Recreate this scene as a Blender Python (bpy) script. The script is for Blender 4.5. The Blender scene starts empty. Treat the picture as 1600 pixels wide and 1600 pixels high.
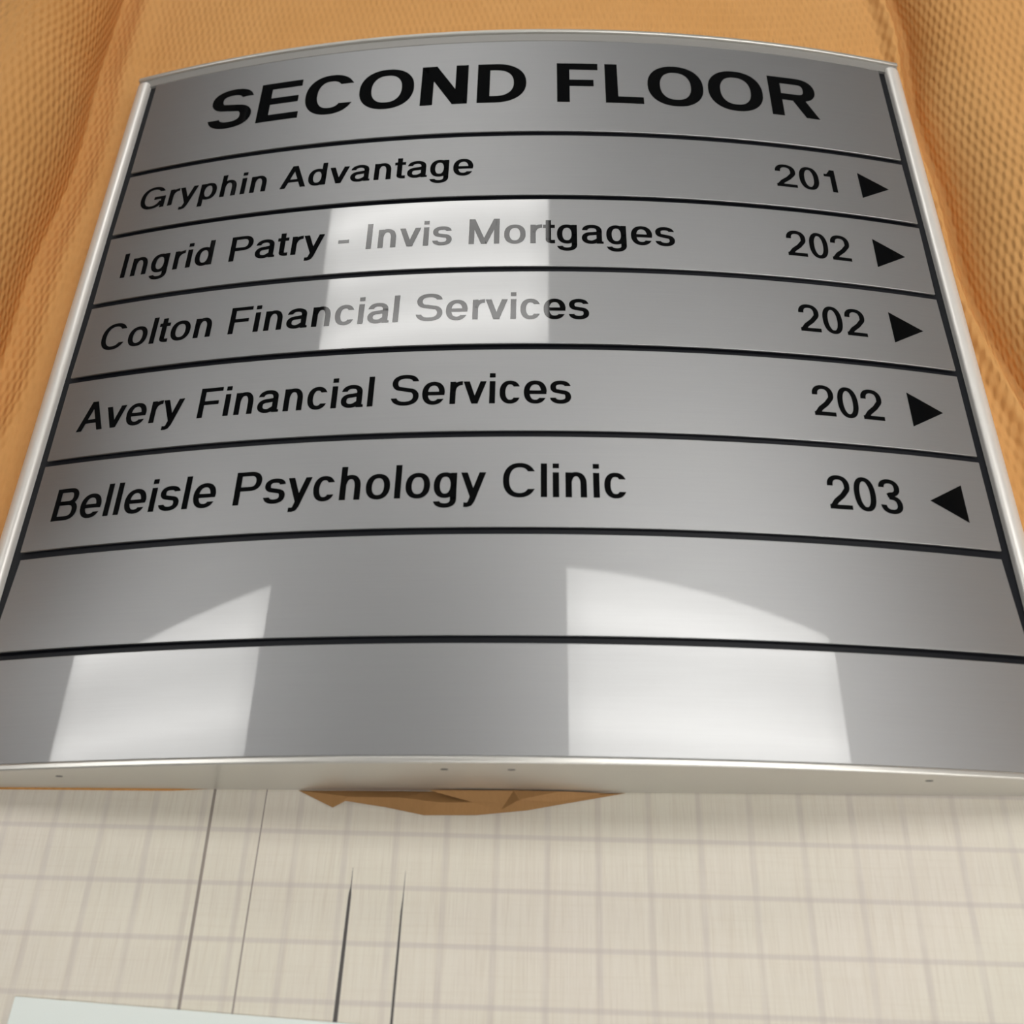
import bpy, bmesh, math, random
import numpy as np
from mathutils import Vector, Matrix

# ------------------------------------------------------------------ camera, world, exposure
U = 0.0254                                   # one scene unit below is an inch (the mat's grid square)
scene = bpy.context.scene
scene.view_settings.view_transform = 'Standard'
scene.view_settings.look = 'None'
scene.view_settings.gamma = 1.0
scene.view_settings.use_curve_mapping = False
scene.view_settings.exposure = 0.2

cam_data = bpy.data.cameras.new('camera')
cam = bpy.data.objects.new('camera', cam_data)
scene.collection.objects.link(cam)
cam.location = (0.9847 * U, -3.9839 * U, 19.3438 * U)
cam.rotation_mode = 'XYZ'
cam.rotation_euler = (0.4910, 0.0345, 0.0152)
cam_data.sensor_width = 36.0
cam_data.lens = 1458.97 / 1600.0 * 36.0
cam_data.clip_start = 0.01
cam_data.dof.use_dof = True
cam_data.dof.focus_distance = 22.5 * U
cam_data.dof.aperture_fstop = 7.0
scene.camera = cam

world = bpy.data.worlds.new('world')
scene.world = world
world.use_nodes = True
world.node_tree.nodes['Background'].inputs['Color'].default_value = (0.5, 0.5, 0.5, 1)
world.node_tree.nodes['Background'].inputs['Strength'].default_value = 0.1

LAMP = 6.4                                   # radiance of the ceiling light diffusers

# ------------------------------------------------------------------ helpers
COL = scene.collection

def link(o, parent=None):
    COL.objects.link(o)
    if parent is not None:
        o.parent = parent
    return o

def tag(o, label=None, cat=None, group=None, kind=None):
    if label: o['label'] = label
    if cat: o['category'] = cat
    if group: o['group'] = group
    if kind: o['kind'] = kind
    return o

def empty(name, loc=(0, 0, 0)):
    o = bpy.data.objects.new(name, None)
    o.location = Vector(loc) * U
    o.empty_display_size = 0.02
    return link(o)

def mesh_obj(name, verts, faces, material, parent=None, smooth=False, origin=(0, 0, 0)):
    """verts in inches, world space; origin = the parent's place"""
    me = bpy.data.meshes.new(name)
    ox, oy, oz = origin
    me.from_pydata([((x - ox) * U, (y - oy) * U, (z - oz) * U) for x, y, z in verts], [], faces)
    me.update()
    if smooth:
        me.polygons.foreach_set('use_smooth', [True] * len(me.polygons))
    me.materials.append(material)
    return link(bpy.data.objects.new(name, me), parent)

def box_geo(x0, x1, y0, y1, z0, z1):
    v = [(x0, y0, z0), (x1, y0, z0), (x1, y1, z0), (x0, y1, z0), (x0, y0, z1), (x1, y0, z1), (x1, y1, z1), (x0, y1, z1)]
    f = [(0, 3, 2, 1), (4, 5, 6, 7), (0, 1, 5, 4), (1, 2, 6, 5), (2, 3, 7, 6), (3, 0, 4, 7)]
    return v, f

def box(name, x0, x1, y0, y1, z0, z1, material, parent=None, origin=(0, 0, 0), bevel=0):
    v, f = box_geo(x0, x1, y0, y1, z0, z1)
    o = mesh_obj(name, v, f, material, parent, origin=origin)
    if bevel:
        add_bevel(o, bevel)
    return o

def add_bevel(o, w, seg=2):
    m = o.modifiers.new('bevel', 'BEVEL')
    m.width = w * U
    m.segments = seg
    m.limit_method = 'ANGLE'
    m.angle_limit = math.radians(40)

# ------------------------------------------------------------------ materials
def mat(name, base, rough=0.5, metallic=0.0, **kw):
    m = bpy.data.materials.new(name)
    m.use_nodes = True
    b = m.node_tree.nodes['Principled BSDF']
    b.inputs['Base Color'].default_value = (*base, 1)
    b.inputs['Roughness'].default_value = rough
    b.inputs['Metallic'].default_value = metallic
    for k, v in kw.items():
        b.inputs[k.replace('_', ' ')].default_value = v
    return m

def N(m, kind, **kw):
    n = m.node_tree.nodes.new(kind)
    for k, v in kw.items():
        setattr(n, k, v)
    return n

def math_node(m, op, a, b=None, c=None):
    n = N(m, 'ShaderNodeMath', operation=op)
    for i, x in enumerate((a, b, c)):
        if x is None: continue
        if isinstance(x, (int, float)):
            n.inputs[i].default_value = x
        else:
            m.node_tree.links.new(x, n.inputs[i])
    return n.outputs[0]

def mix_col(m, fac, a, b):
    n = N(m, 'ShaderNodeMix', data_type='RGBA')
    L = m.node_tree.links
    if isinstance(fac, (int, float)): n.inputs[0].default_value = fac
    else: L.new(fac, n.inputs[0])
    for i, x in ((6, a), (7, b)):
        if isinstance(x, tuple): n.inputs[i].default_value = (*x, 1)
        else: L.new(x, n.inputs[i])
    return n.outputs[2]

def noise(m, vec, scale, detail=3.0, rough=0.5, stretch=None):
    L = m.node_tree.links
    if stretch is not None:
        mp = N(m, 'ShaderNodeMapping')
        mp.inputs['Scale'].default_value = stretch
        L.new(vec, mp.inputs['Vector'])
        vec = mp.outputs[0]
    n = N(m, 'ShaderNodeTexNoise')
    n.inputs['Scale'].default_value = scale
    n.inputs['Detail'].default_value = detail
    n.inputs['Roughness'].default_value = rough
    L.new(vec, n.inputs['Vector'])
    return n.outputs['Fac']

def ramp(m, fac, lo, hi, a=0.0, b=1.0):
    n = N(m, 'ShaderNodeMapRange')
    n.clamp = True
    m.node_tree.links.new(fac, n.inputs[0])
    for i, v in enumerate((lo, hi, a, b)):
        n.inputs[i + 1].default_value = v
    return n.outputs[0]

# satin silver sign strip under a clear glossy film
def make_silver():
    m = mat('satin_silver_strip', (0.385, 0.39, 0.395), 0.42, 1.0, Coat_Weight=1.0, Coat_Roughness=0.015, Coat_IOR=1.5)
    b = m.node_tree.nodes['Principled BSDF']
    tc = N(m, 'ShaderNodeTexCoord')
    g = noise(m, tc.outputs['Object'], 1.0 / U, 4, 0.6, (0.6, 40, 1))
    m.node_tree.links.new(ramp(m, g, 0.3, 0.7, 0.47, 0.53), b.inputs['Roughness'])
    # brushed across the sign, so the sheen spreads along it
    tg = N(m, 'ShaderNodeCombineXYZ')
    tg.inputs[0].default_value = 1.0
    m.node_tree.links.new(tg.outputs[0], b.inputs['Tangent'])
    b.inputs['Anisotropic'].default_value = 0.35
    b.inputs['Anisotropic Rotation'].default_value = 0.25
    return m
M_SILVER = make_silver()
M_LETTER = mat('black_lettering', (0.003, 0.0035, 0.004), 0.5, 0.0, Specular_IOR_Level=0.0, Coat_Weight=1.0, Coat_Roughness=0.015, Coat_IOR=1.38)
M_BACK = mat('black_backing', (0.006, 0.007, 0.010), 0.45, 0.0, Specular_IOR_Level=0.2)
M_ALU = mat('brushed_aluminium', (0.80, 0.78, 0.74), 0.35, 0.25)
M_CAP = mat('satin_aluminium_cap', (0.66, 0.65, 0.61), 0.32, 0.6)
M_FLANGE = mat('grey_cap_flange', (0.30, 0.295, 0.28), 0.5, 0.2)
M_SCREW = mat('dark_screw', (0.10, 0.10, 0.105), 0.4, 0.8)
M_CARD = mat('pale_card', (0.80, 0.86, 0.83), 0.55)
M_WHITE = mat('white_paint', (0.78, 0.78, 0.77), 0.6)
M_TABLE = mat('grey_table', (0.30, 0.29, 0.28), 0.5)
M_STEEL = mat('painted_steel', (0.20, 0.21, 0.22), 0.4, 0.6)
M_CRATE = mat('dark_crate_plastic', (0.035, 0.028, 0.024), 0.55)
M_PEN = mat('dark_scored_line', (0.085, 0.078, 0.075), 0.7)
M_PEN2 = mat('grey_scored_line', (0.30, 0.26, 0.23), 0.7)

def make_wall(name, c, var=0.04):
    m = mat(name, c, 0.75)
    b = m.node_tree.nodes['Principled BSDF']
    tc = N(m, 'ShaderNodeTexCoord')
    n = noise(m, tc.outputs['Object'], 1.5, 4)
    m.node_tree.links.new(mix_col(m, n, c, tuple(x * (1 - var * 2) for x in c)), b.inputs['Base Color'])
    return m
M_CEIL = make_wall('ceiling_white', (0.46, 0.46, 0.46))
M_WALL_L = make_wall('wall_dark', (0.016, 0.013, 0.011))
M_WALL_R = make_wall('wall_tan', (0.62, 0.49, 0.38))
M_WALL_B = make_wall('wall_grey', (0.55, 0.55, 0.54))
M_FLOOR = make_wall('floor_concrete', (0.16, 0.155, 0.15), 0.1)

# kraft paper embossed with rows of small dimples (relief from the sheet's own UVs, in inches)
def make_kraft(name, c0, c1, dimple=True):
    m = mat(name, c0, 0.72, 0.0)
    L = m.node_tree.links
    b = m.node_tree.nodes['Principled BSDF']
    b.inputs['Specular IOR Level'].default_value = 0.25
    uv = N(m, 'ShaderNodeUVMap').outputs[0]
    sep = N(m, 'ShaderNodeSeparateXYZ')
    L.new(uv, sep.inputs[0])
    big = noise(m, uv, 0.25, 4, 0.55)
    fine = noise(m, uv, 9.0, 3, 0.6, (1, 0.3, 1))
    col = mix_col(m, ramp(m, big, 0.3, 0.7), c0, c1)
    col = mix_col(m, ramp(m, fine, 0.35, 0.75, 0.0, 0.25), col, tuple(x * 0.8 for x in c0))
    L.new(col, b.inputs['Base Color'])
    bp = N(m, 'ShaderNodeBump')
    bp.inputs['Distance'].default_value = 1.0 * U
    bp.inputs['Strength'].default_value = 1.0
    wob = noise(m, uv, 0.8, 2)
    wu = math_node(m, 'ADD', sep.outputs[0], math_node(m, 'MULTIPLY', wob, 0.12))
    wv = math_node(m, 'ADD', sep.outputs[1], math_node(m, 'MULTIPLY', wob, 0.25))
    cu = math_node(m, 'COSINE', math_node(m, 'MULTIPLY', wu, 2 * math.pi / 0.20))
    cv = math_node(m, 'COSINE', math_node(m, 'MULTIPLY', wv, 2 * math.pi / 0.72))
    dim = math_node(m, 'MULTIPLY', cu, cv)
    h = math_node(m, 'ADD', math_node(m, 'MULTIPLY', dim, 0.017 if dimple else 0.0), math_node(m, 'MULTIPLY', fine, 0.012))
    L.new(h, bp.inputs['Height'])
    L.new(bp.outputs[0], b.inputs['Normal'])
    return m
M_KRAFT = make_kraft('kraft_paper', (0.66, 0.335, 0.108), (0.70, 0.37, 0.130))
M_KRAFT2 = make_kraft('kraft_paper_shaded', (0.38, 0.205, 0.08), (0.42, 0.23, 0.092), dimple=False)  # undimpled kraft for the torn edge, its shade put into the darker colour

# cutting mat: cream, printed inch grid, lengthwise scuffs
def make_mat():
    m = mat('cutting_mat_surface', (0.792, 0.726, 0.594), 0.45)
    L = m.node_tree.links
    b = m.node_tree.nodes['Principled BSDF']
    b.inputs['Specular IOR Level'].default_value = 0.3
    tc = N(m, 'ShaderNodeTexCoord')
    mp = N(m, 'ShaderNodeMapping', vector_type='POINT')
    mp.inputs['Scale'].default_value = (1 / U, 1 / U, 1 / U)
    L.new(tc.outputs['Object'], mp.inputs['Vector'])
    p = mp.outputs[0]
    sep = N(m, 'ShaderNodeSeparateXYZ')
    L.new(p, sep.inputs[0])
    def lines(s, width, soft):
        f = math_node(m, 'ABSOLUTE', math_node(m, 'SUBTRACT', math_node(m, 'FRACT', math_node(m, 'ADD', s, 0.5)), 0.5))
        return ramp(m, f, width, width + soft, 1.0, 0.0)
    gx = lines(sep.outputs[0], 0.035, 0.055)
    gy = lines(sep.outputs[1], 0.028, 0.035)
    streak = noise(m, p, 1.0, 4, 0.65, (9.0, 0.35, 1))
    streak2 = noise(m, p, 1.0, 3, 0.6, (28.0, 1.1, 1))
    cross = noise(m, p, 1.0, 3, 0.6, (0.5, 16.0, 1))
    blot = noise(m, p, 0.22, 3, 0.5)
    c = mix_col(m, ramp(m, blot, 0.35, 0.65), (0.75, 0.715, 0.61), (0.76, 0.71, 0.625))
    c = mix_col(m, ramp(m, streak, 0.42, 0.75, 0.0, 0.40), c, (0.647, 0.581, 0.475))
    c = mix_col(m, ramp(m, streak2, 0.50, 0.85, 0.0, 0.45), c, (0.554, 0.482, 0.396))
    c = mix_col(m, ramp(m, cross, 0.50, 0.8, 0.0, 0.28), c, (0.634, 0.568, 0.462))
    wear = ramp(m, noise(m, p, 1.1, 3), 0.3, 0.7, 0.35, 1.0)
    c = mix_col(m, math_node(m, 'MULTIPLY', math_node(m, 'MULTIPLY', gx, wear), 0.46), c, (0.528, 0.475, 0.442))
    c = mix_col(m, math_node(m, 'MULTIPLY', gy, 0.42), c, (0.528, 0.475, 0.455))
    L.new(c, b.inputs['Base Color'])
    bp = N(m, 'ShaderNodeBump')
    bp.inputs['Distance'].default_value = 0.004 * U
    L.new(streak2, bp.inputs['Height'])
    L.new(bp.outputs[0], b.inputs['Normal'])
    return m
M_MAT = make_mat()

# light diffuser: an acrylic lens with two tubes showing softly through it
def make_diffuser():
    m = bpy.data.materials.new('light_diffuser')
    m.use_nodes = True
    nt = m.node_tree
    nt.nodes.clear()
    out = N(m, 'ShaderNodeOutputMaterial')
    em = N(m, 'ShaderNodeEmission')
    tc = N(m, 'ShaderNodeTexCoord')
    sep = N(m, 'ShaderNodeSeparateXYZ')
    nt.links.new(tc.outputs['Object'], sep.inputs[0])
    # brighter along the two tubes that run the length of the fixture
    ay = math_node(m, 'ABSOLUTE', sep.outputs[1])
    d = math_node(m, 'ABSOLUTE', math_node(m, 'SUBTRACT', ay, 6.0 * U))
    t = ramp(m, d, 0.5 * U, 5.5 * U, 1.0, 0.0)
    t = math_node(m, 'POWER', t, 1.5)
    edge = ramp(m, math_node(m, 'ABSOLUTE', sep.outputs[0]), 19.0 * U, 23.0 * U, 1.0, 0.75)
    s = math_node(m, 'MULTIPLY', math_node(m, 'MULTIPLY_ADD', t, 0.42, 0.78), edge)
    em.inputs['Color'].default_value = (1.0, 0.985, 0.955, 1)
    nt.links.new(math_node(m, 'MULTIPLY', s, LAMP), em.inputs['Strength'])
    nt.links.new(em.outputs[0], out.inputs['Surface'])
    return m
M_DIFF = make_diffuser()

# ------------------------------------------------------------------ the room
FLOOR_Z, CEIL_Z = -34.0, 74.0
XL, XR, YN, YF = -98.0, 91.0, -150.0, 200.0
T = 4.0
tag(box('floor', XL - T, XR + T, YN - T, YF + T, FLOOR_Z - T, FLOOR_Z, M_FLOOR), 'grey concrete workshop floor', None, None, 'structure')
tag(box('ceiling', XL - T, XR + T, YN - T, YF + T, CEIL_Z, CEIL_Z + T, M_CEIL), 'white workshop ceiling', None, None, 'structure')
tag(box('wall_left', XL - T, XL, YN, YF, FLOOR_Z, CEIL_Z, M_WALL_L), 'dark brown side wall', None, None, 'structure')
tag(box('wall_right', XR, XR + T, YN, YF, FLOOR_Z, CEIL_Z, M_WALL_R), 'tan side wall', None, None, 'structure')
tag(box('wall_back', XL - T, XR + T, YF, YF + T, FLOOR_Z, CEIL_Z, M_WALL_B), 'grey wall beyond the work table', None, None, 'structure')
tag(box('wall_front', XL - T, XR + T, YN - T, YN, FLOOR_Z, CEIL_Z, M_WALL_B), 'grey wall behind the viewer', None, None, 'structure')

# ceiling light panels: white frame, acrylic diffuser, three mirrored in the strips, three added for fill
def ceiling_light(x0, y0, label):
    w, h = 48.0, 24.0
    c = (x0 + w / 2, y0 + h / 2, CEIL_Z)
    t = empty('ceiling_light', c)
    tag(t, label, 'light', 'ceiling light panels')
    fr, dz = 1.0, 1.2
    v, f = [], []
    for (a, b_, p, q) in ((x0, x0 + w, y0, y0 + fr), (x0, x0 + w, y0 + h - fr, y0 + h), (x0, x0 + fr, y0 + fr, y0 + h - fr), (x0 + w - fr, x0 + w, y0 + fr, y0 + h - fr)):
        vv, ff = box_geo(a, b_, p, q, CEIL_Z - dz, CEIL_Z)
        f += [tuple(i + len(v) for i in g) for g in ff]
        v += vv
    mesh_obj('frame', v, f, M_WHITE, t, origin=c)
    box('diffuser', x0 + fr, x0 + w - fr, y0 + fr, y0 + h - fr, CEIL_Z - dz * 0.75, CEIL_Z - dz * 0.35, M_DIFF, t, origin=c)
ceiling_light(-42.7, 68.0, 'ceiling light panel mirrored across the second and third name strips')
ceiling_light(-91.0, 16.0, 'ceiling light panel mirrored in the lower left blank strips')
ceiling_light(6.0, 13.5, 'ceiling light panel mirrored in the lower right blank strips')
ceiling_light(38.0, -41.0, 'added ceiling fill panel behind the viewer on the tan wall side')  # this and the next two: unseen fill, added to brighten the near side
ceiling_light(38.0, -68.0, 'added ceiling fill panel second behind the viewer on the tan wall side')
ceiling_light(-12.0, -68.0, 'added ceiling fill panel furthest behind the viewer toward the dark wall')

# work table under the mat
t = empty('work_table', (0, 10, FLOOR_Z))
tag(t, 'long grey work table under the gridded cutting mat', 'table')
box('tabletop', -40, 36, -14, 46, -1.6, -0.13, M_TABLE, t, origin=(0, 10, FLOOR_Z), bevel=0.15)
for lx in (-38, 31.5):
    for ly in (-12, 41.5):
        box('leg', lx, lx + 2.5, ly, ly + 2.5, FLOOR_Z, -1.6, M_STEEL, t, origin=(0, 10, FLOOR_Z), bevel=0.2)
for ly in (-11, 42.5):
    box('apron', -35.5, 31.5, ly, ly + 0.8, -5, -1.6, M_STEEL, t, origin=(0, 10, FLOOR_Z))

# cutting mat (its own origin and turn are those of the printed grid)
MAT_O, MAT_A = (0.9751, -0.9624, 0.0), -0.0157
mt = empty('cutting_mat', (MAT_O[0], MAT_O[1], -0.13))
mt.rotation_euler.z = MAT_A
tag(mt, 'cream cutting mat printed with a grey inch grid and scuffed', 'cutting mat')
o = box('mat_sheet', -36, 33, -12, 44, 0.0, 0.13, M_MAT, mt, bevel=0.03)
def to_mat(x, y):
    dx, dy = x - MAT_O[0], y - MAT_O[1]
    c, s = math.cos(-MAT_A), math.sin(-MAT_A)
    return (c * dx - s * dy, s * dx + c * dy)
def scored_line(pts, m, label):
    """pts: (x, y, width); a shallow inked score lying on the mat"""
    v, f = [], []
    z0, z1 = 0.1302, 0.1330
    for (x, y, w) in pts:
        a, b_ = to_mat(x - w / 2, y), to_mat(x + w / 2, y)
        v += [(a[0], a[1], z0), (b_[0], b_[1], z0), (b_[0], b_[1], z1), (a[0], a[1], z1)]
    for i in range(len(pts) - 1):
        k = 4 * i
        for j in range(4):
            f.append((k + j, k + (j + 1) % 4, k + 4 + (j + 1) % 4, k + 4 + j))
    f += [(3, 2, 1, 0), tuple(4 * (len(pts) - 1) + j for j in range(4))]
    tag(mesh_obj('scored_line', v, f, m, mt), label)
scored_line([(-5.825, 0.6, 0.05), (-5.83, -0.3, 0.06), (-5.84, -2.2, 0.065), (-5.86, -5.2, 0.06)], M_PEN2, 'soft grey scored line')
scored_line([(-4.73, 0.6, 0.022), (-4.76, -0.3, 0.022), (-4.81, -2.4, 0.03), (-4.86, -5.2, 0.035)], M_PEN2, 'thin grey scored line')
scored_line([(-2.842, -1.55, 0.004), (-2.85, -1.9, 0.02), (-2.858, -2.05, 0.055), (-2.885, -3.0, 0.07), (-2.925, -4.3, 0.085), (-2.95, -5.4, 0.08)], M_PEN, 'heavy dark scored line')
scored_line([(-1.800, -1.6, 0.004), (-1.818, -2.1, 0.018), (-1.832, -2.35, 0.036), (-1.855, -3.2, 0.045), (-1.885, -4.3, 0.05), (-1.91, -5.4, 0.05)], M_PEN, 'dark scored line')

# pale card at the near edge
ca = math.atan2(-4.22 + 3.89, -2.96 + 8.97)
card = empty('card', (-8.97, -3.89, 0.0))
card.rotation_euler.z = ca
tag(card, 'pale bluish white card lying on the mat', 'card')
box('card_sheet', 0, 6.8, -4.2, 0, 0.005, 0.045, M_CARD, card, bevel=0.008)

# unseen crate added beside the paper to shade it and darken the sign's left edge
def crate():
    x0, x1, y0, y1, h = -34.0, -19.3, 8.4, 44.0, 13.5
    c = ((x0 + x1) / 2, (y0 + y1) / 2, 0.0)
    t = empty('shade_crate', c)
    tag(t, 'unseen dark crate added beside the kraft paper to block light', 'crate')
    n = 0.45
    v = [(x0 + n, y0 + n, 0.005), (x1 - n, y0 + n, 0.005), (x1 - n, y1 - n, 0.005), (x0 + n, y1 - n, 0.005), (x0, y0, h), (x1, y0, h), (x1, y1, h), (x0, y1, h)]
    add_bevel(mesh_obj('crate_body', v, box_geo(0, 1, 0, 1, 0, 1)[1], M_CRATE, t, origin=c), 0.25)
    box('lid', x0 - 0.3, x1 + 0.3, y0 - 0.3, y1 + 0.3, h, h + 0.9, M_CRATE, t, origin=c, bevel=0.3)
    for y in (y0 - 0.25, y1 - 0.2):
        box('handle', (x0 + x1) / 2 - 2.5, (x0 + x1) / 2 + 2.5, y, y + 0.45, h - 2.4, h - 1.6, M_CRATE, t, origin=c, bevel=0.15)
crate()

# ------------------------------------------------------------------ kraft packing paper
paper = empty('packing_paper', (0, 12, 0))
tag(paper, 'dimpled brown kraft packing paper spread under and around the sign', 'paper')
def smooth(t):
    t = np.clip(t, 0, 1)
    return t * t * (3 - 2 * t)
def paper_sheet():
    nx, ny = 520, 150
    us = np.linspace(-18.6, 26, nx)
    vs = np.linspace(0.05, 38, ny)
    u, v = np.meshgrid(us, vs)
    # crease lines at both sides of the sign, past which the paper lifts
    cr = 12.0 + 0.95 * smooth((15 - v) / 10) + 0.08 * np.sin(v * 0.9)
    cl = -13.1 - 0.55 * smooth((14 - v) / 12) + 0.10 * np.sin(v * 0.7 + 1)
    x = u.copy(); y = v - 0.165 * smooth((-4 - u) / 3) * smooth((1 - v) / 0.9)
    z = np.full_like(u, 0.012)
    rl = np.maximum(u - cr, 0); ll = np.maximum(cl - u, 0)
    def rise(d, gs, ts):                                           # steep at the crease, easing off with distance
        g = np.linspace(0, 16, 1601)
        th = np.radians(np.interp(g, gs, ts))
        zz = np.concatenate([[0], np.cumsum(np.sin(th[:-1]) * 0.01)])
        xx = np.concatenate([[0], np.cumsum(np.cos(th[:-1]) * 0.01)])
        return np.interp(d, g, xx), np.interp(d, g, zz)
    xr_, zr_ = rise(rl, (0, 0.12, 0.5, 1.2, 2.4), (0, 84, 78, 50, 18))
    xl_, zl_ = rise(ll, (0, 0.12, 0.8, 2.3, 3.7), (0, 102, 98, 62, 14))
    z += zr_ + zl_
    x = np.where(u > cr, cr + xr_, np.where(u < cl, cl - xl_, x))
    # narrow hump between the sign's rail and the crease
    z += 0.34 * np.exp(-((u - (cr - 0.36)) / 0.2) ** 2) * smooth((v - 1.0) / 3) * smooth((u - 11.32) / 0.15)
    z += 0.22 * np.exp(-((u - (cl + 0.85)) / 0.4) ** 2) * smooth((v - 1.0) / 3) * smooth((-11.32 - u) / 0.2)
    # soft waves, only clear of the sign
    free = smooth((np.abs(u) - 11.6) / 2) + smooth((v - 21.0) / 2.5)
    free = np.clip(free, 0, 1)
    z += free * (0.10 * np.sin(u * 0.55 + v * 0.23 + 1.2) + 0.07 * np.sin(v * 0.8 - u * 0.3) + 0.10)
    z += 0.5 * smooth((v - 22) / 10) * free
    z = np.maximum(z, 0.012)
    verts = np.stack([x.ravel(), y.ravel() - 12, z.ravel()], -1) * U
    faces = [(j * nx + i, j * nx + i + 1, (j + 1) * nx + i + 1, (j + 1) * nx + i) for j in range(ny - 1) for i in range(nx - 1)]
    me = bpy.data.meshes.new('sheet')
    me.from_pydata(verts.tolist(), [], faces)
    uvl = me.uv_layers.new(name='UVMap')
    vi = np.empty(len(me.loops), dtype=np.int32)
    me.loops.foreach_get('vertex_index', vi)
    uvl.data.foreach_set('uv', np.stack([u.ravel()[vi], v.ravel()[vi]], -1).ravel().astype(np.float32))
    me.polygons.foreach_set('use_smooth', [True] * len(me.polygons))
    me.materials.append(M_KRAFT)
    return link(bpy.data.objects.new('sheet', me), paper)
paper_sheet()

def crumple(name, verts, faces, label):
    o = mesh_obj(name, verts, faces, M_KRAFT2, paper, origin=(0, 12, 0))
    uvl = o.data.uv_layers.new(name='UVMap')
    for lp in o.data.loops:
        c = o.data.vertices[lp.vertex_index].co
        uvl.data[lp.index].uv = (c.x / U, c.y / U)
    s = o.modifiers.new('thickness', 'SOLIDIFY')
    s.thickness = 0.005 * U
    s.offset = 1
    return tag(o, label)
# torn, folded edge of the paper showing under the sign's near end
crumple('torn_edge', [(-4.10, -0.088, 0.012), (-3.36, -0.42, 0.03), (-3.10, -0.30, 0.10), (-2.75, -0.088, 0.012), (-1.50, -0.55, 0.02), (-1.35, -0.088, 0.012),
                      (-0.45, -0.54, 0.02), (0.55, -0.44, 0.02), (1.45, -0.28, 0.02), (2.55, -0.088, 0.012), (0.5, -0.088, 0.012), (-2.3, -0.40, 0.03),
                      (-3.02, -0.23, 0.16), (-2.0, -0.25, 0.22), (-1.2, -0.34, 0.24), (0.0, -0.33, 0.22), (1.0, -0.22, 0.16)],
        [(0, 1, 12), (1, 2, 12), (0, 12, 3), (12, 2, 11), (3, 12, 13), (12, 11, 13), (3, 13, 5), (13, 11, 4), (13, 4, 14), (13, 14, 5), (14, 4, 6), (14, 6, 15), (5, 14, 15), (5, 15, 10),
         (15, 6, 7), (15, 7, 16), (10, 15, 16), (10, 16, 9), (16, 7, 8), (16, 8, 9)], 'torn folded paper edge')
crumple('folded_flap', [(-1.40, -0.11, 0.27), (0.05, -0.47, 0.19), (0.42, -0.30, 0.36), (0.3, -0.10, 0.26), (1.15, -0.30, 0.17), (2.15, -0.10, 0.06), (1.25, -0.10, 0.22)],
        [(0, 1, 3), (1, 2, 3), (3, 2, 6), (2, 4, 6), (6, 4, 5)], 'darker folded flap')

# ------------------------------------------------------------------ the curved directory sign
HW, ZE, SAG = 10.6892, 1.2508, 1.2123        # half width of the face, height of its edges, rise of the arc
RAD = (HW * HW + SAG * SAG) / (2 * SAG)
PITCH, Y7 = 2.336, 2.2827
LINES = [Y7 + PITCH * (7 - i) for i in range(1, 8)]       # y of the gaps, from the header down
YTOP = 20.03
Z0 = ZE + SAG - RAD
def face_pt(a, y, dz=0.0):
    """a: arc length across the face from its middle"""
    th = a / RAD
    r = RAD + dz
    return (r * math.sin(th), y, Z0 + r * math.cos(th))
AMAX = RAD * math.asin(HW / RAD)             # arc length at the face's edge

SIGN_O = (0, 10, 0.0)
sign = empty('directory_sign', SIGN_O)
tag(sign, 'curved silver floor directory sign with black lettering lying on kraft paper', 'sign')

def arc_slab(name, a0, a1, y0, y1, dz0, dz1, m, parent, n=64, origin=SIGN_O, tilt=0.0, bow=0.0, bevel=0.0):
    """a curved plate following the sign's face between two offsets; tilt turns it slightly about its own middle line"""
    ym = (y0 + y1) / 2
    v, f = [], []
    for i in range(n + 1):
        a = a0 + (a1 - a0) * i / n
        for (y, dz) in ((y0, dz0), (y1, dz0), (y1, dz1), (y0, dz1)):
            v.append(face_pt(a, y, dz - (y - ym) * (tilt + bow * a * a)))
    for i in range(n):
        k = 4 * i
        for j in range(4):
            f.append((k + j, k + (j + 1) % 4, k + 4 + (j + 1) % 4, k + 4 + j))
    f += [(3, 2, 1, 0), tuple(4 * n + j for j in range(4))]
    o = mesh_obj(name, v, [tuple(reversed(q)) for q in f], m, parent, origin=origin)
    o.data.polygons.foreach_set('use_smooth', [True] * len(o.data.polygons))
    o.data.set_sharp_from_angle(angle=math.radians(35))
    if bevel:
        add_bevel(o, bevel, 2)
    return o

# a plain grotesque alphabet drawn as strokes; one unit is the cap height
XH = 0.735                                   # height of the small letters
DESC = -0.285
ADV = dict(S=667, E=667, C=722, O=778, N=722, D=722, F=611, L=570, R=722, G=778, r=345, y=510, p=560, h=556, i=235, n=556, A=680, d=560,
           v=505, a=556, t=290, g=560, e=556, I=278, P=667, s=505, M=833, o=560, l=235, c=510, B=675)
ADV.update({' ': 290, '-': 340, '0': 556, '1': 556, '2': 556, '3': 556})

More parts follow.
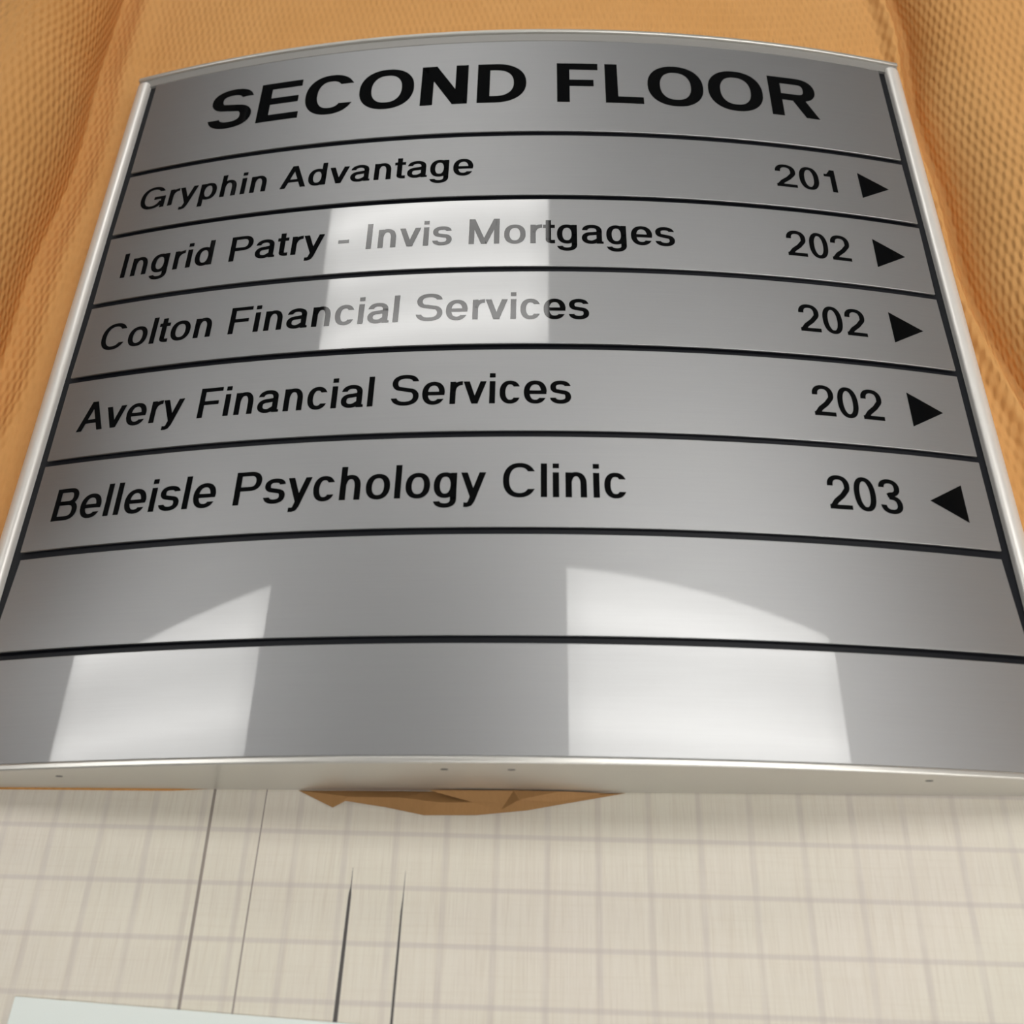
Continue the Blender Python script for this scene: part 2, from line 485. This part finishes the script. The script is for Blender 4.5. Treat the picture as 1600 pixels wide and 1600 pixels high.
class Glyph:
    def __init__(self, ch, s, t):
        self.ch, self.s, self.t, self.w = ch, s, t, ADV[ch] / 718.0
        self.polys = []
        self.draw()
    def quad(self, *p):
        self.polys.append(list(p))
    def bar_v(self, xc, y0, y1):
        h = self.s / 2
        self.quad((xc - h, y0), (xc + h, y0), (xc + h, y1), (xc - h, y1))
    def bar_h(self, x0, x1, yc, t=None):
        h = (t or self.t) / 2
        self.quad((x0, yc - h), (x1, yc - h), (x1, yc + h), (x0, yc + h))
    def diag(self, x0, y0, x1, y1, k=1.06):
        h = self.s * k / 2
        self.quad((x0 - h, y0), (x0 + h, y0), (x1 + h, y1), (x1 - h, y1))
    def stroke(self, pts, cut0=None, cut1=None):
        """sweep a pen that is s wide across and t high; ends may be cut level ('h') or upright ('v')"""
        n = len(pts)
        closed = math.dist(pts[0], pts[-1]) < 1e-6
        Lp, Rp, Tg = [], [], []
        for i in range(n):
            if closed:
                p, q = pts[(i - 1) % (n - 1)], pts[(i + 1) % (n - 1)]
            else:
                p, q = pts[max(i - 1, 0)], pts[min(i + 1, n - 1)]
            dx, dy = q[0] - p[0], q[1] - p[1]
            L = math.hypot(dx, dy) or 1
            dx, dy = dx / L, dy / L
            nx, ny = -dy, dx
            h = 0.5 * math.hypot(self.s * nx, self.t * ny)
            Lp.append((pts[i][0] + nx * h, pts[i][1] + ny * h))
            Rp.append((pts[i][0] - nx * h, pts[i][1] - ny * h))
            Tg.append((dx, dy))
        for i, cut in ((0, cut0), (n - 1, cut1)):
            if cut == 'h':
                for A in (Lp, Rp):
                    k = (pts[i][1] - A[i][1]) / Tg[i][1]
                    A[i] = (A[i][0] + Tg[i][0] * k, pts[i][1])
            if cut == 'v':
                for A in (Lp, Rp):
                    k = (pts[i][0] - A[i][0]) / Tg[i][0]
                    A[i] = (pts[i][0], A[i][1] + Tg[i][1] * k)
        for i in range(n - 1):
            self.quad(Lp[i], Rp[i], Rp[i + 1], Lp[i + 1])
    @staticmethod
    def arc(cx, cy, rx, ry, a0, a1, n=22, e=2.25):
        out = []
        for i in range(n + 1):
            a = math.radians(a0 + (a1 - a0) * i / n)
            c, q = math.cos(a), math.sin(a)
            out.append((cx + rx * math.copysign(abs(c) ** (2 / e), c), cy + ry * math.copysign(abs(q) ** (2 / e), q)))
        return out
    def ring(self, x0, x1, y0, y1, a0=0, a1=360, **kw):
        s, t = self.s, self.t
        return self.arc((x0 + x1) / 2, (y0 + y1) / 2, (x1 - x0 - s) / 2, (y1 - y0 - t) / 2, a0, a1, n=max(8, int(abs(a1 - a0) / 10)), **kw)
    def bowl(self, x0, x1, y0, y1):
        """flat start at x0, round end at x1, between the outer heights y0 and y1"""
        s, t = self.s, self.t
        ry = (y1 - y0 - t) / 2
        rx = min(ry * 1.05, (x1 - x0) * 0.62)
        xc = x1 - s / 2 - rx
        self.stroke([(x0, y1 - t / 2)] + self.arc(xc, (y0 + y1) / 2, rx, ry, 90, -90, 18) + [(x0, y0 + t / 2)])
    def ess(self, x0, x1, y0, y1):
        s, t = self.s, self.t
        ym = y0 + (y1 - y0) * 0.515
        cx, rx = (x0 + x1) / 2, (x1 - x0 - s) / 2
        top = self.arc(cx, (ym + y1 - t / 2) / 2, rx * 0.95, (y1 - t / 2 - ym) / 2, 12, 235, 20)
        bot = self.arc(cx, (ym + y0 + t / 2) / 2, rx, (ym - y0 - t / 2) / 2, 55, -170, 20)
        self.stroke(top + bot, 'h', 'h')
    def arch(self, xl, xr, top, base):
        s, t = self.s, self.t
        r = (xr - xl) / 2
        ry = 0.30
        pts = self.arc((xl + xr) / 2, top - t / 2 - ry, r, ry, 165, 0, 16)
        self.stroke(pts + [(xr, base)])
    def draw(self):
        c, s, t, w, X, o = self.ch, self.s, self.t, self.w, XH, 0.014
        b = 0.105 - (s - 0.14) * 0.25                   # side bearing of a stem
        m = 0.055 - (s - 0.14) * 0.15                   # side bearing of a round
        xl, xr = b + s / 2, w - b - s / 2
        if c in 'O0o':
            h = X if c == 'o' else 1.0
            k = m + (0.01 if c == '0' else 0)
            self.stroke(self.ring(k, w - k, -o, h + o))
        elif c in 'Cc':
            h = X if c == 'c' else 1.0
            self.stroke(self.ring(m, w - m * 0.8, -o, h + o, 33, 327), 'h', 'h')
        elif c == 'G':
            self.stroke(self.ring(m, w - m - 0.02, -o, 1 + o, 33, 335), 'h', None)
            self.bar_h(w * 0.55, w - m, 0.46)
            self.bar_v(w - m - s * 0.45, 0.0, 0.5)
        elif c == 'S': self.ess(m, w - m, -o, 1 + o)
        elif c == 's': self.ess(m * 0.8, w - m * 0.8, -o, X + o)
        elif c in 'EFL':
            self.bar_v(xl, 0, 1)
            x1 = w - (0.055 if c == 'E' else 0.04)
            if c in 'EL': self.bar_h(xl, x1, t / 2)
            if c in 'EF':
                self.bar_h(xl, x1, 1 - t / 2)
                self.bar_h(xl, x1 - (0.04 if c == 'E' else 0.08), 0.515 if c == 'E' else 0.49)
        elif c == 'D':
            self.bar_v(xl, 0, 1)
            self.bowl(xl, w - m - 0.01, 0, 1)
        elif c in 'PR':
            self.bar_v(xl, 0, 1)
            self.bowl(xl, w - m - 0.015, 0.41, 1)
            if c == 'R':
                self.diag(w - b - s * 0.40, 0, w * 0.60, 0.46, 1.12)
        elif c == 'B':
            self.bar_v(xl, 0, 1)
            self.bowl(xl, w - m - 0.05, 0.47, 1)
            self.bowl(xl, w - m - 0.01, 0, 0.47 + t)
        elif c == 'N':
            self.bar_v(xl, 0, 1); self.bar_v(xr, 0, 1)
            self.diag(xl + s * 0.1, 1, xr - s * 0.1, 0, 1.2)
        elif c == 'M':
            self.bar_v(xl, 0, 1); self.bar_v(xr, 0, 1)
            self.diag(xl + s * 0.05, 1, w / 2, 0, 1.05); self.diag(xr - s * 0.05, 1, w / 2, 0, 1.05)
        elif c == 'A':
            h = s * 0.56
            self.diag(0.015 + h, 0, w / 2, 1, 1.1); self.diag(w - 0.015 - h, 0, w / 2, 1, 1.1)
            self.bar_h(w * 0.24, w * 0.76, 0.32)
        elif c in 'Il':
            self.bar_v(w / 2, 0, 1)
        elif c == 'i':
            self.bar_v(w / 2, 0, X)
            h = s / 2
            self.quad((w / 2 - h, 1 - t * 1.1), (w / 2 + h, 1 - t * 1.1), (w / 2 + h, 1), (w / 2 - h, 1))
        elif c in 'hn':
            self.bar_v(xl, 0, 1 if c == 'h' else X)
            self.arch(xl, xr, X + o, 0)
        elif c == 'r':
            self.bar_v(xl, 0, X)
            self.stroke(self.arc(w - 0.01, X - t / 2 - 0.30 + o, w - 0.01 - xl, 0.30, 172, 90, 9), None, 'v')
        elif c in 'dpg':
            if c == 'p':
                self.bar_v(xl, DESC, X)
                self.stroke(self.ring(b, w - m, -o, X + o))
            else:
                self.bar_v(xr, 0 if c == 'd' else -0.06, 1 if c == 'd' else X)
                self.stroke(self.ring(m, w - b, -o, X + o))
                if c == 'g':
                    self.stroke([(xr, 0.0)] + self.arc((m + w - b) / 2, -0.06, (w - b - m - s) / 2, -DESC - 0.06 - t / 2 + o, 0, -165, 16), None, 'h')
        elif c == 'e':
            self.stroke(self.ring(m, w - m, -o, X + o, 0, 325), 'h', 'h')
            self.bar_h(m + s * 0.5, w - m - s * 0.06, X * 0.5 - t * 0.05, t * 0.92)
        elif c == 'a':
            R = w - b - s / 2 + 0.01
            cx = (m + s / 2 + R) / 2 + 0.005
            self.bar_v(R, 0.0, 0.52)
            self.stroke([(R, 0.44)] + self.arc(cx, 0.50, R - cx, X + o - t / 2 - 0.50, 0, 172, 18), None, 'h')
            y1 = 0.41
            self.stroke([(R, y1 + 0.01), (cx, y1 - 0.02)] + self.arc(cx - 0.02, (y1 - 0.02 - o + t / 2) / 2, cx - 0.02 - m - s / 2, (y1 - 0.02 + o - t / 2) / 2, 95, 275, 14) + [(cx + 0.08, t / 2 + 0.01), (R, 0.17)])
            self.quad((R, 0), (R + s / 2 + 0.045, 0), (R + s / 2 + 0.045, t * 0.62), (R, t * 0.75))
        elif c == 't':
            x = w * 0.46
            self.bar_v(x, 0.13, 0.92)
            self.bar_h(0.015, w - 0.015, X - t / 2)
            self.stroke([(x, 0.2)] + self.arc(x + 0.14, 0.14, 0.14, 0.14 - t / 2 + 0.005, 180, 268, 8) + [(w - 0.01, t / 2 - 0.004)])
        elif c == 'v':
            h = s * 0.52
            self.diag(0.012 + h, X, w / 2, 0); self.diag(w - 0.012 - h, X, w / 2, 0)
        elif c == 'y':
            h = s * 0.52
            self.diag(0.012 + h, X, w / 2 + 0.01, 0.0)
            xe = w - 0.012 - h
            sl = (xe - w / 2) / X
            yb = DESC + 0.13
            self.diag(xe, X, w / 2 + sl * yb, yb)
            self.stroke([(w / 2 + sl * (yb + 0.03), yb + 0.03)] + [(w / 2 + sl * yb - 0.03, DESC + t / 2 + 0.03), (w / 2 + sl * yb - 0.10, DESC + t / 2), (w / 2 - 0.25, DESC + t / 2 + 0.004)])
        elif c == '-':
            self.bar_h(0.06, w - 0.06, 0.36)
        elif c == '1':
            x = w * 0.56
            self.bar_v(x, 0, 1)
            self.bar_h(w * 0.18, x, 0.745, t * 0.9)
            self.quad((x - s * 0.5 - 0.13, 0.77), (x, 0.77), (x, 0.99), (x - s * 0.45, 0.99))
        elif c == '2':
            x0, x1 = m, w - m
            self.stroke(self.arc(w / 2, 0.70, (x1 - x0 - s) / 2, 0.30 + o - t / 2, 182, -25, 18) + [(w * 0.60, 0.40), (w * 0.33, 0.23), (m + s * 0.58, t * 0.6)], 'h', None)
            self.bar_h(m, w - m, t / 2)
        elif c == '3':
            k = m
            self.stroke(self.arc(w / 2, 0.75, (w - 2 * k - s) / 2 - 0.015, 0.25 + o - t / 2, 178, -90, 18) + [(w * 0.40, 0.5 + t * 0.05)], 'h', None)
            self.stroke([(w * 0.40, 0.52), (w * 0.5, 0.52)] + self.arc(w / 2, 0.255 - o / 2, (w - 2 * k - s) / 2, 0.265 + o / 2 - t / 2 + 0.005, 90, -178, 20), None, 'h')

LIFT = 0.004
def bend(bm, name, parent, ym, tilt):
    xs = [v.co.x for v in bm.verts]
    x = math.floor(min(xs) * 4) / 4 + 0.25
    while x < max(xs):
        bmesh.ops.bisect_plane(bm, geom=bm.verts[:] + bm.edges[:] + bm.faces[:], plane_co=(x, 0, 0), plane_no=(1, 0, 0))
        x += 0.25
    for v in bm.verts:
        a, y = v.co.x, v.co.y
        p = face_pt(a, y, LIFT - (y - ym) * tilt)
        v.co = ((p[0] - SIGN_O[0]) * U, (p[1] - SIGN_O[1]) * U, (p[2] - SIGN_O[2]) * U)
    for f in bm.faces:
        f.smooth = True
    me = bpy.data.meshes.new(name)
    bm.to_mesh(me)
    bm.free()
    me.materials.append(M_LETTER)
    # the film over print and strip is one smooth curve: shade the print with the strip's own normals
    ns = []
    for v in me.vertices:
        th = math.asin(max(-1, min(1, (v.co.x / U + SIGN_O[0]) / RAD)))
        ns.append(Vector((math.sin(th), tilt, math.cos(th))).normalized())
    me.normals_split_custom_set_from_vertices(ns)
    return link(bpy.data.objects.new(name, me), parent)
def lettering(name, body, a0, a1, base, cap, weight, parent, ym, tilt):
    """one mesh per character, set between a0 and a1 with the baseline at base"""
    gl = [Glyph(ch, *weight) if ch != ' ' else None for ch in body]
    x, items = 0.0, []
    for ch, g in zip(body, gl):
        if g: items.append((x, g))
        x += ADV[ch] / 718.0
    lo = min(x + p[0] for x, g in items for q in g.polys for p in q)
    hi = max(x + p[0] for x, g in items for q in g.polys for p in q)
    sx = (a1 - a0) / (hi - lo)
    print('TEXT', body, 'stretch', round(sx / cap, 3))
    for x, g in items:
        bm = bmesh.new()
        for q in g.polys:
            pts = [(a0 + (x + p[0] - lo) * sx, base + p[1] * cap) for p in q]
            if sum(pts[i - 1][0] * pts[i][1] - pts[i][0] * pts[i - 1][1] for i in range(len(pts))) < 0:
                pts.reverse()
            bm.faces.new([bm.verts.new((u, v, 0)) for u, v in pts])
        bend(bm, name, parent, ym, tilt)
def arrow(a0, a1, yc, half, point_right, parent, ym, tilt):
    bm = bmesh.new()
    tri = [(a0, yc - half), (a1, yc), (a0, yc + half)] if point_right else [(a1, yc - half), (a1, yc + half), (a0, yc)]
    bm.faces.new([bm.verts.new((x, y, 0)) for x, y in tri])
    return bend(bm, 'arrow', parent, ym, tilt)

GAP = 0.078
AS = AMAX - 0.15                             # strips stop short of the rails
ROWS = [   # (name, left text end, number, points right, tilt)
    ('Gryphin Advantage', -10.03, -0.88, '201', True, 0.0150),
    ('Ingrid Patry - Invis Mortgages', -10.03, 4.12, '202', True, -0.0120),
    ('Colton Financial Services', -10.05, 1.97, '202', True, 0.0170),
    ('Avery Financial Services', -10.05, 1.52, '202', True, -0.0040),
    ('Belleisle Psychology Clinic', -10.06, 2.63, '203', False, 0.0),
    (None, 0, 0, None, True, 0.0),
    (None, 0, 0, None, True, -0.0060)]
ROW_WEIGHT, HEAD_WEIGHT = (0.172, 0.130), (0.222, 0.166)   # stem and bar thickness in cap heights
arc_slab('backing', -AMAX - 0.1, AMAX + 0.1, 0.10, YTOP + 0.12, -0.22, -0.085, M_BACK, sign)

y0, y1 = LINES[0] + GAP, YTOP
hs = arc_slab('header_strip', -AS, AS, y0, y1, -0.055, 0.0, M_SILVER, sign, bevel=0.012)
tag(hs, 'header strip reading SECOND FLOOR')
lettering('letter', 'SECOND FLOOR', -8.55, 8.48, 17.49, 1.57, HEAD_WEIGHT, hs, (y0 + y1) / 2, 0.0)
for i, (body, a0, a1, num, right, tilt) in enumerate(ROWS):
    y1 = LINES[i] - GAP
    y0 = LINES[i + 1] + GAP if i < 6 else 0.06
    ym = (y0 + y1) / 2
    st = arc_slab('name_strip', -AS, AS, y0, y1, -0.055, 0.0, M_SILVER, sign, tilt=tilt, bow=0.0005 if i == 5 else 0.0, bevel=0.012)
    if body is None:
        tag(st, 'blank strip next to the name strips' if i == 5 else 'blank strip at the near end')
        continue
    tag(st, 'strip reading %s %s' % (body, num))
    base = LINES[i + 1] + 0.81 - 0.01 * i
    lettering('letter', body, a0, a1, base, 0.81, ROW_WEIGHT, st, ym, tilt)
    lettering('digit', num, 6.93, 8.56, base - 0.02, 0.81, ROW_WEIGHT, st, ym, tilt)
    arrow(9.22, 10.03, base + 0.37, 0.46, right, st, ym, tilt)

# side rails: rounded aluminium extrusions with a recess beside the strips
def rail(side):
    e = AMAX
    px, _, pz = face_pt(e, 0, 0)
    prof = [(px + 0.07, 0.02), (px + 0.07, pz + 0.02), (px + 0.10, pz + 0.06), (px + 0.17, pz + 0.085), (px + 0.26, pz + 0.075), (px + 0.36, pz + 0.03), (px + 0.45, pz - 0.05), (px + 0.52, pz - 0.16), (px + 0.56, pz - 0.32), (px + 0.57, pz - 0.5), (px + 0.57, 0.02)]
    v, f = [], []
    ys = (0.0, YTOP + 0.08)
    n = len(prof)
    for y in ys:
        v += [(side * x, y, z) for x, z in prof]
    for i in range(n):
        j = (i + 1) % n
        f.append((i, j, n + j, n + i) if side < 0 else (n + i, n + j, j, i))
    f += [tuple(range(n))[::-1] if side < 0 else tuple(range(n)), tuple(range(n, 2 * n)) if side < 0 else tuple(range(n, 2 * n))[::-1]]
    o = mesh_obj('side_rail', v, f, M_ALU, sign, origin=SIGN_O)
    o.data.polygons.foreach_set('use_smooth', [True] * len(o.data.polygons))
    o.data.set_sharp_from_angle(angle=math.radians(50))
    return o
rail(-1); rail(1)

# end caps: plates whose upper edge follows the curve of the face
def end_cap(name, y0, y1, top, m, bevel):
    n = 64
    ext = AMAX + 0.50
    v, f = [], []
    for i in range(n + 1):
        a = -ext + 2 * ext * i / n
        p = face_pt(a, 0, top)
        for (y, z) in ((y0, 0.021), (y1, 0.021), (y1, p[2]), (y0, p[2])):
            v.append((p[0], y, z))
    for i in range(n):
        k = 4 * i
        for j in range(4):
            f.append((k + 4 + j, k + 4 + (j + 1) % 4, k + (j + 1) % 4, k + j))
    f += [(0, 1, 2, 3), tuple(4 * n + 3 - j for j in range(4))]
    o = mesh_obj(name, v, f, m, sign, origin=SIGN_O)
    o.data.polygons.foreach_set('use_smooth', [True] * len(o.data.polygons))
    o.data.set_sharp_from_angle(angle=math.radians(35))
    add_bevel(o, bevel, 3)
    return o
end_cap('end_cap', -0.08, 0.055, 0.035, M_CAP, 0.035)
end_cap('end_cap', YTOP + 0.33, YTOP + 0.45, 0.06, M_CAP, 0.03)
arc_slab('cap_flange', -AMAX - 0.5, AMAX + 0.5, YTOP + 0.02, YTOP + 0.33, -0.2, -0.005, M_FLANGE, sign, bevel=0.01)

# small screw heads on the near end cap
def screw(x, z):
    n = 16
    v = [(x, -0.094, z)] + [(x + 0.07 * math.cos(2 * math.pi * k / n), -0.090, z + 0.035 * math.sin(2 * math.pi * k / n)) for k in range(n)]
    v += [(x + 0.075 * math.cos(2 * math.pi * k / n), -0.070, z + 0.04 * math.sin(2 * math.pi * k / n)) for k in range(n)]
    f = [(0, 1 + (k + 1) % n, 1 + k)[::-1] for k in range(n)]
    f += [(1 + k, 1 + (k + 1) % n, 1 + n + (k + 1) % n, 1 + n + k)[::-1] for k in range(n)]
    mesh_obj('screw', v, f, M_SCREW, sign, origin=SIGN_O)
for x, z in ((-0.92, 2.0), (0.32, 2.0), (8.1, 1.35), (-8.55, 1.15)):
    screw(x, z)
